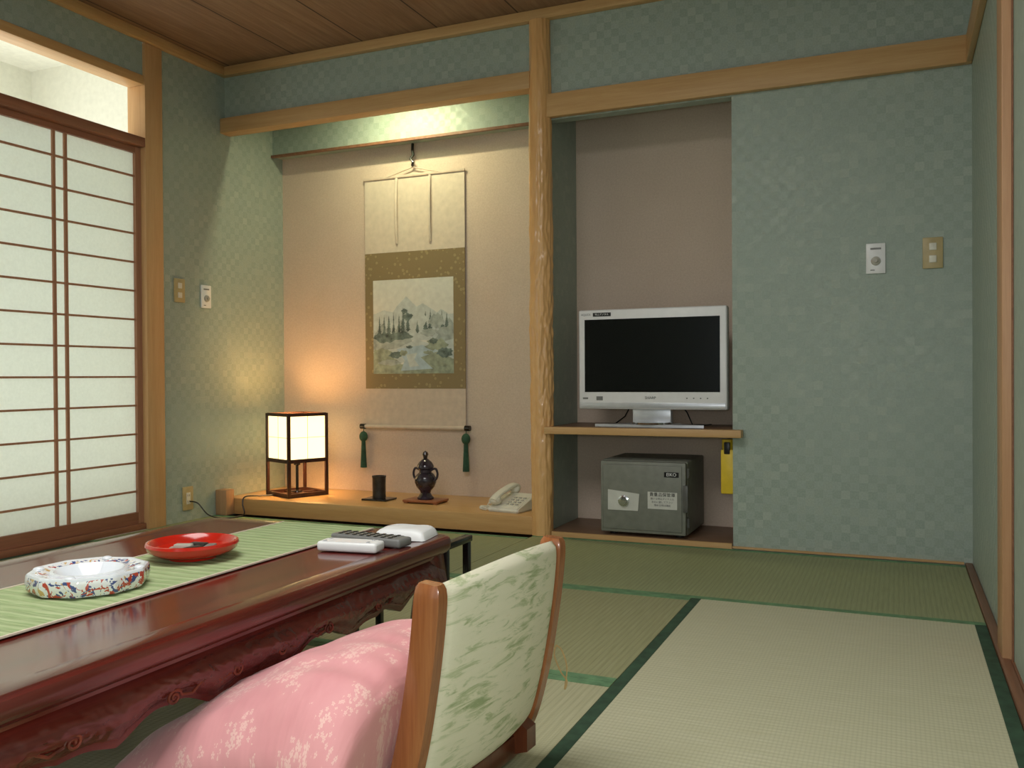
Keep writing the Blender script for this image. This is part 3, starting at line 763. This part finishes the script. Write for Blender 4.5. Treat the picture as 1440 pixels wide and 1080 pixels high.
for i in range(160):
    t = i/159; a = t*26*2*math.pi; c = Vector((-0.06-0.09*math.sin(t*math.pi), -0.115+0.10*t, 0.010))
    if t < 0.12: c.z += 0.045*(1-t/0.12)
    hp.append(c+Vector((0.006*math.cos(a), 0.002*math.sin(a), 0.006*math.sin(a))))
b.tube(hp, 0.0022, 0, 6); b.obj('coiled_cord', ['creampl'], ph)

# fluorescent fixture hidden behind lintel
fx = empty('fluorescent_light', (-2.40, 3.905, 2.25), 'short fluorescent tube fitting behind the alcove lintel', 'light fixture')
b = B(); b.box(-0.33, 0.33, -0.03, 0.03, 0.008, 0.149, 0, 0.004); b.obj('housing', ['whitepl'], fx)
b = B(); b.tube([(-0.2, 0.0, -0.007), (0.2, 0.0, -0.007)], 0.014, 0, 16); b.obj('tube', ['tube'], fx)

# ------------------------------------------------------------ TABLE
TX, TY, TH = -1.383, 1.225, 0.34
HX, HY = 0.383, 0.725
tb = empty('low_table', (TX, TY, 0.0013), 'low glossy red-brown lacquered table with carved scalloped apron', 'table')
def rr(hx, hy, r, seg=8):
    pts = []
    for cx, cy, a0 in ((hx-r, hy-r, 0), (-hx+r, hy-r, 90), (-hx+r, -hy+r, 180), (hx-r, -hy+r, 270)):
        for k in range(seg+1):
            a = math.radians(a0+90*k/seg); pts.append((cx+r*math.cos(a), cy+r*math.sin(a)))
    return pts
def loft(b, levels, hx, hy, r, mtop=0, m=0):
    rings = []
    for z, ins in levels:
        rings.append([b.bm.verts.new((x, y, z)) for x, y in rr(hx-ins, hy-ins, max(r-ins, 0.004))])
    n = len(rings[0])
    for i in range(len(rings)-1):
        for k in range(n):
            f = b.bm.faces.new([rings[i][k], rings[i][(k+1)%n], rings[i+1][(k+1)%n], rings[i+1][k]]); f.material_index = m
    f = b.bm.faces.new(rings[0][::-1]); f.material_index = m
    f = b.bm.faces.new(rings[-1]); f.material_index = mtop
b = B(); loft(b, [(0.288, 0.030), (0.291, 0.020), (0.298, 0.018), (0.301, 0.010), (0.307, 0.004), (0.314, 0.0), (0.328, 0.0), (0.335, 0.003), (0.339, 0.009), (0.340, 0.014), (0.339, 0.05), (0.3375, 0.055)], HX, HY, 0.04, 1, 0)
b.obj('table_top', ['lac', 'lactop'], tb, ang=30)
def scallop(s, L):
    a = abs(s)/L
    z = 0.216+0.013*math.cos(a*math.pi*7)
    z -= 0.018*math.exp(-((a-0.0)/0.10)**2) + 0.014*math.exp(-((a-0.55)/0.07)**2)
    z -= 0.085*max(0, (a-0.80)/0.20)**2
    z += 0.008*abs(math.sin(a*math.pi*7))
    return z
def apron(b, L, off, axis, sgn):
    nu, nv = 260, 22
    def mk(u, v, inner):
        s = (u*2-1)*L; lo = scallop(s, L); z = 0.292-(0.292-lo)*v
        d = off-0.030+0.024*math.sin(min(1, v*1.15)*math.pi*0.9) if not inner else off-0.048
        if not inner and 0.1 < v < 0.97:
            w1 = noise.noise(Vector((s*48+3*math.sin(v*6), v*6+1.5*math.sin(s*40), sgn*3)))
            d += 0.0028*(1-abs(w1)*4 if abs(w1) < 0.25 else 0)*math.sin(v*math.pi)
        return (sgn*d, s, z) if axis == 'Y' else (s, sgn*d, z)
    b.grid(lambda u, v: mk(u, v, False), nu, nv, 0); b.grid(lambda u, v: mk(u, v, True), nu, nv, 0)
    A = [mk(i/nu, 1, False) for i in range(nu+1)]; C = [mk(i/nu, 1, True) for i in range(nu+1)]
    for i in range(nu): b.flat([A[i], A[i+1], C[i+1], C[i]], 0)
    for u in (0, 1):
        for j in range(nv): b.flat([mk(u, j/nv, False), mk(u, (j+1)/nv, False), mk(u, (j+1)/nv, True), mk(u, j/nv, True)], 0)
for ax, L, off in (('Y', HY-0.035, HX), ('X', HX-0.035, HY)):
    for sg in (-1, 1):
        b = B(); apron(b, L, off, ax, sg); b.obj('apron', ['lac'], tb, ang=50)
for sx in (-1, 1):
    for sy in (-1, 1):
        b = B(); pts = []; scs = []
        for i in range(19):
            t = i/18; z = 0.295*(1-t)
            o_ = 0.012*math.sin(t*math.pi*0.9)*1.6-0.035*math.sin(max(0, t-0.25)/0.75*math.pi)*0.7+0.012*t**4
            pts.append((sx*(HX-0.058+o_), sy*(HY-0.058+o_), z)); scs.append(1.0-0.35*math.sin(min(1, t*1.1)*math.pi*0.55)+(0.3*max(0, t-0.8)/0.2))
        sec = [(0.04, 0.022), (0.03, 0.034), (0.022, 0.04), (-0.022, 0.04), (-0.034, 0.03), (-0.04, 0.022), (-0.04, -0.022), (-0.03, -0.034), (-0.022, -0.04), (0.022, -0.04), (0.034, -0.03), (0.04, -0.022)]
        b.sweep(pts, sec, 0, scales=scs, up=Vector((0,1,0)))
        for v in b.bm.verts: v.co.z = max(v.co.z, 0.0)
        b.obj('leg', ['lac'], tb, ang=50, merge=False)
for sg in (-1, 1):
    for c, k in ((-0.55, 1), (-0.38, -1), (-0.2, 1), (-0.06, -1), (0.06, 1), (0.2, -1), (0.38, 1), (0.55, -1)):
        b = B(); pts = []
        for i in range(36):
            t = i/35; a = t*3.4*math.pi; r = 0.015*(1-t*0.85)
            pts.append((sg*(HX-0.0075), c+k*(r*math.cos(a)), 0.244+r*0.8*math.sin(a)))
        q = smooth_path([(sg*(HX-0.0085), c+k*0.085, 0.246), (sg*(HX-0.0085), c+k*0.065, 0.252), (sg*(HX-0.008), c+k*0.038, 0.239)], 6)
        b.tube(list(q)+pts, 0.0026, 0, 6, scales=[0.5+0.5*min(1, i/6) for i in range(len(q)+len(pts))])
        b.obj('carving', ['carve'], tb, merge=False)

# runner
b = B()
def rf(u, v):
    y = -0.70+v*1.41; x = -0.14+0.28*u
    return (x+0.002*math.sin(y*9), y, 0.0025+0.0005*math.sin(y*2*math.pi/0.028)+0.0004*math.sin(x*60))
b.grid(rf, 12, 400, 0); b.grid(lambda u, v: (rf(u, v)[0], rf(u, v)[1], 0.0004), 12, 160, 0)
for s, xx in ((0, -0.14), (1, 0.14)):
    b.box(xx-0.002, xx+0.003, -0.70, 0.71, 0.0004, 0.0035, 1)
o = b.obj('table_runner', ['runner', 'silk'], loc=(-1.372, TY, TH+0.0015), merge=False)
tag(o, 'green ribbed woven runner along the lacquered table', 'table runner')
ZT = TH+0.0055
# ashtray
o = empty('ashtray', (-1.373, 1.19, ZT), 'round painted porcelain ashtray with blue and red patterns', 'ashtray')
fac = lambda a, z: 1.0/math.cos(((a+math.pi/10) % (math.pi/5))-math.pi/10)*0.975
b = B()
b.lathe([(0, 0.0), (0.090, 0.0), (0.097, 0.002), (0.101, 0.007), (0.103, 0.018), (0.102, 0.031)], (0,0,0), 80, 0, mod=fac)
b.lathe([(0.102, 0.031), (0.100, 0.035), (0.096, 0.036), (0.088, 0.034)], (0,0,0), 80, 1, mod=fac)
b.lathe([(0.088, 0.034), (0.067, 0.028)], (0,0,0), 80, 0, mod=fac)
b.obj('outer_bowl', ['imari', 'porc'], o)
b = B(); b.lathe([(0.069, 0.027), (0.066, 0.033), (0.060, 0.0335), (0.053, 0.026), (0.042, 0.013), (0.02, 0.008), (0, 0.007)], (0,0,0), 72, 0); b.obj('inner_bowl', ['porc'], o)
for k in range(4):
    a = k*math.pi/2+0.5; c, s_ = math.cos(a), math.sin(a)
    b = B(); b.sphere((0.090*c, 0.090*s_, 0.034), 0.010, (1.0, 1.0, 0.5), 0, 16); b.obj('cigarette_rest', ['porc'], o, merge=False)
# red bowl
o = empty('lacquer_bowl', (-1.388, 1.468, ZT), 'shallow vermilion lacquer sweets bowl on the runner', 'bowl')
b = B(); b.lathe([(0, 0.0), (0.05, 0.0), (0.052, 0.006), (0.075, 0.010), (0.091, 0.020), (0.096, 0.031), (0.094, 0.036), (0.090, 0.037), (0.086, 0.034), (0.080, 0.022), (0.06, 0.014), (0, 0.012)], (0,0,0), 72, 0); b.obj('bowl', ['redlac'], o)
for k, (x, y, r, mt) in enumerate([(-0.03, 0.005, 0.4, 'creamd'), (0.012, -0.012, 1.3, 'bronze'), (0.03, 0.02, 2.0, 'greypl'), (-0.01, 0.03, 0.1, 'bronze')]):
    b = B(); b.box(-0.02, 0.02, -0.01, 0.01, 0.0, 0.013, 0, 0.004); b.prism([(-0.018, -0.004), (-0.028, -0.008), (-0.028, 0.008), (-0.018, 0.004)], lambda x_, y_, d: (x_, y_, d), 0.004, 0.006, 0); b.prism([(0.018, -0.004), (0.028, -0.008), (0.028, 0.008), (0.018, 0.004)], lambda x_, y_, d: (x_, y_, d), 0.004, 0.006, 0)
    tag(b.obj('wrapped_sweet', [mt], loc=(-1.388+x, 1.468+y, ZT+0.0135), rot=(0,0,r), merge=False), 'small wrapped sweet in the red bowl', 'sweet', 'wrapped sweets in the bowl')

ZS = TH+0.0018
def remote(name, loc, rot, L, Wd, Hh, m1, m2, label, rows, cols):
    e = empty(name, loc, label, 'remote control', rot)
    b = B(); b.box(-L/2, L/2, -Wd/2, Wd/2, 0, Hh, 0, Hh*0.3, 3); b.obj('case', [m1], e)
    b = B(); b.box(-L*0.42, L*0.4, -Wd*0.42, Wd*0.42, Hh-0.001, Hh+0.0004, 1)
    for i in range(rows):
        for j in range(cols):
            x = -L*0.38+L*0.72*i/max(1, rows-1); y = -Wd*0.3+Wd*0.6*j/max(1, cols-1)
            b.box(x-L*0.02, x+L*0.02, y-Wd*0.1, y+Wd*0.1, Hh-0.001, Hh+0.002, 0, 0.0008)
    b.obj('keypad', [m2, m1], e, merge=False)
remote('remote_control', (-1.125, 1.675, ZS), (0,0,math.radians(8)), 0.145, 0.05, 0.022, 'whitepl', 'silver', 'white air conditioner remote control on the table', 2, 2)
remote('remote_control', (-1.13, 1.765, ZS), (0,0,math.radians(-5)), 0.20, 0.052, 0.02, 'greypl', 'black', 'grey television remote control with dark buttons on the table', 8, 3)
b = B()
def cloth(u, v):
    x = (u-0.5)*0.13; y = (v-0.5)*0.1
    e = (1-(2*u-1)**6)*(1-(2*v-1)**6)
    return (x, y, 0.026*max(e, 0)**0.4+0.004*noise.noise(Vector((x*30, y*30, 1)))*e)
b.grid(cloth, 24, 20, 0); b.grid(lambda u, v: (cloth(u,v)[0], cloth(u,v)[1], 0.0), 24, 20, 0)
tag(b.obj('folded_cloth', ['whitepl'], loc=(-1.095, 1.868, ZS), rot=(0,0,0.15), merge=False, ang=60), 'small folded white cloth by the remote controls', 'cloth')

# black armrest frame behind the table
e = empty('armrest_stand', (-1.20, 2.07, 0.0013), 'small black lacquered armrest frame standing behind the table', 'armrest')
b = B(); b.box(0.125, 0.15, -0.075, 0.075, 0.285, 0.303, 0, 0.004); b.box(-0.15, -0.125, -0.075, 0.075, 0.285, 0.303, 0, 0.004); b.box(-0.13, 0.13, -0.02, 0.02, 0.283, 0.298, 0, 0.003); b.obj('rail', ['blacklac'], e, merge=False)
for x in (-0.1375, 0.1375):
    for y in (-0.062, 0.062):
        b = B(); b.box(x-0.009, x+0.009, y-0.009, y+0.009, 0.0, 0.286, 0, 0.002); b.obj('leg', ['blacklac'], e)

# ------------------------------------------------------------ CHAIR (zaisu)
CY = 1.345
ch = empty('legless_chair', (-0.655, CY, 0.0015), 'legless floor chair, cream-green fabric back, amber wooden frame', 'chair', rot=(0, 0, math.radians(-4.5)))
prof = smooth_path([(0.048, 0, 0.428), (0.042, 0, 0.36), (0.031, 0, 0.28), (0.012, 0, 0.18), (-0.014, 0, 0.09), (-0.045, 0, 0.04), (-0.09, 0, 0.022), (-0.16, 0, 0.018), (-0.40, 0, 0.018)], 6)
for s in (-1, 1):
    b = B(); y = s*0.207
    sec = [(0.015, 0.017), (0.012, 0.022), (-0.012, 0.022), (-0.015, 0.017), (-0.015, -0.017), (-0.012, -0.022), (0.012, -0.022), (0.015, -0.017)]
    scs = []
    for i, p in enumerate(prof):
        k = 1.0 if i > 3 else (0.72, 0.9, 0.97, 1.0)[i]
        if p.z < 0.03: k = min(k, 0.8)
        scs.append(k)
    b.sweep([(p.x, y, p.z) for p in prof], sec, 0, scales=scs, up=Vector((1,0,0)))
    for v in b.bm.verts: v.co.z = max(v.co.z, 0.0)
    b.obj('side_post', ['chairwood'], ch, ang=50, merge=False)
def along(z):
    pr = prof
    for i in range(len(pr)-1):
        if pr[i].z >= z >= pr[i+1].z:
            t = (pr[i].z-z)/max(1e-6, pr[i].z-pr[i+1].z); return pr[i].x+(pr[i+1].x-pr[i].x)*t
    return pr[0].x
b = B()
def back(u, v, sg):
    y = (u*2-1)*0.194; z = 0.085+0.338*v+0.012*math.cos((u*2-1)*math.pi/2)*v
    e = (1-abs(2*u-1)**14)*(1-abs(2*v-1)**14)
    x = along(min(z, 0.42))+0.020*math.cos((u*2-1)*math.pi/2)+0.004
    return (x+sg*0.019*max(0, e)**0.4, y, z)
b.grid(lambda u, v: back(u, v, 1), 40, 40, 0); b.grid(lambda u, v: back(u, v, -1), 40, 40, 0)
b.obj('backrest', ['brush'], ch, ang=60)
b = B(); b.box(-0.40, -0.03, -0.19, 0.19, 0.012, 0.03, 0, 0.004); b.box(-0.04, 0.0, -0.193, 0.193, 0.03, 0.07, 0, 0.004); b.obj('seat_frame', ['chairdark'], ch, merge=False)
b = B()
b.grid(lambda u, v: (-0.40+0.36*u, (v*2-1)*0.18, 0.03+0.018*max(0, (1-abs(2*u-1)**6)*(1-abs(2*v-1)**6))**0.5), 20, 20, 0); b.grid(lambda u, v: (-0.40+0.36*u, (v*2-1)*0.18, 0.03), 20, 20, 0)
b.obj('seat', ['brush'], ch)
for y0 in (0.14, -0.175):
    b = B(); b.prism([(-0.05, 0.02), (0.025, 0.045), (0.025, 0.085), (0.0, 0.10), (-0.05, 0.06)], lambda x, y, d: (x, d, y), y0, y0+0.035, 0); b.obj('bracket', ['chairdark'], ch, merge=False)
b = B(); b.tube(smooth_path([(0.045, 0.224, 0.22), (0.055, 0.228, 0.21), (0.066, 0.226, 0.18), (0.062, 0.224, 0.14), (0.066, 0.226, 0.155), (0.052, 0.228, 0.17), (0.040, 0.226, 0.2), (0.045, 0.224, 0.22)]), 0.0015, 0, 6); b.obj('tie_string', ['string'], ch, merge=False)

# pink cushion
b = B()
path = smooth_path([(-0.695, 0, 0.205), (-0.74, 0, 0.210), (-0.82, 0, 0.195), (-0.93, 0, 0.150), (-1.04, 0, 0.100), (-1.15, 0, 0.07)], 10)
def cpos(v):
    f = v*(len(path)-1); i = min(int(f), len(path)-2); t = f-i
    p = path[i].lerp(path[i+1], t); d = (path[i+1]-path[i]).normalized(); nrm = Vector((d.z, 0, -d.x))
    if nrm.z < 0: nrm = -nrm
    return p, nrm
def cush(u, v, sg):
    p, nrm = cpos(v)
    a, c = 2*u-1, 2*v-1
    e = max(0, (1-abs(a)**3.2))**0.5*max(0, (1-abs(c)**3.6))**0.5
    T = 0.10 if sg > 0 else 0.17
    y = a*0.272*(1+0.04*abs(c)**2)
    w_ = noise.noise(Vector((a*2.2, c*3.0, sg)))*0.010 + noise.noise(Vector((a*7, c*3, 4+sg)))*0.006
    q = p + nrm*(sg*(T*e + w_*e))
    lo = 0.052+0.03*abs(a)**6
    if q.z < lo: q.z = lo
    return (q.x, y, q.z-0.07*(abs(a)**4)*max(0, 1-v*1.4))
b.grid(lambda u, v: cush(u, v, 1), 72, 60, 0); b.grid(lambda u, v: cush(u, v, -1), 72, 60, 0)
o = b.obj('floor_cushion', ['pinkf'], loc=(0, 1.26, 0), ang=180)
tag(o, 'puffy pink blossom-patterned floor cushion leaning in the chair', 'cushion')

# ------------------------------------------------------------ lights
def area(name, loc, rot, sx, sy, power, col):
    l = bpy.data.lights.new(name, 'AREA'); l.shape = 'RECTANGLE'; l.size = sx; l.size_y = sy; l.energy = power; l.color = col
    o = bpy.data.objects.new(name, l); COL.objects.link(o); o.location = loc; o.rotation_euler = rot; return o
area('window_daylight', (-0.65, -1.55, 1.2), (math.pi/2, 0, math.pi), 1.65, 1.9, 172, (0.98, 1.0, 1.0))
area('overhead_fill', (-1.2, 0.9, 2.33), (0, 0, 0), 1.3, 1.3, 40, (1.0, 1.0, 0.97))  # added fill from above to brighten the floor, no fitting modelled
area('veranda_daylight', (-4.62, 1.6, 1.1), (0, -math.pi/2, 0), 1.8, 4.6, 44, (0.98, 1.0, 0.98))
area('veranda_fill', (-4.1, 1.6, 0.1), (math.pi, 0, 0), 0.9, 4.6, 38, (1.0, 1.0, 0.96))  # added upward fill, out of sight, to soften the light on the veranda ceiling
area('alcove_tube_light', (-2.41, 3.90, 2.225), (math.radians(8), 0, 0), 0.34, 0.03, 7, (1.0, 0.94, 0.58))
pl = bpy.data.lights.new('lantern_bulb', 'POINT'); pl.energy = 6.5; pl.color = (1.0, 0.6, 0.27); pl.shadow_soft_size = 0.05
o = bpy.data.objects.new('lantern_bulb', pl); COL.objects.link(o); o.location = (-3.036, 4.005, 0.24+0.0855+0.08)
pl = bpy.data.lights.new('camera_flash', 'POINT'); pl.energy = 26; pl.color = (1.0, 1.0, 1.0); pl.shadow_soft_size = 0.06
o = bpy.data.objects.new('camera_flash', pl); COL.objects.link(o); o.location = (-0.03, -0.02, 0.80)
w_ = bpy.data.worlds.new('World'); S.world = w_; w_.use_nodes = True
w_.node_tree.nodes['Background'].inputs[0].default_value = (0.85, 0.95, 1.0, 1); w_.node_tree.nodes['Background'].inputs[1].default_value = 1.0

# ------------------------------------------------------------ camera
cd = bpy.data.cameras.new('camera'); cam = bpy.data.objects.new('camera', cd); COL.objects.link(cam); S.camera = cam
cd.sensor_width = 36; cd.lens = 1247/1440*36; cd.clip_start = 0.02
cam.matrix_world = Matrix.Translation((0, 0, 0.73)) @ Matrix.Rotation(math.radians(23.5), 4, 'Z') @ Matrix.Rotation(math.radians(90-0.5), 4, 'X') @ Matrix.Rotation(math.radians(-0.35), 4, 'Z')
S.view_settings.view_transform = 'Standard'
S.view_settings.look = 'None'
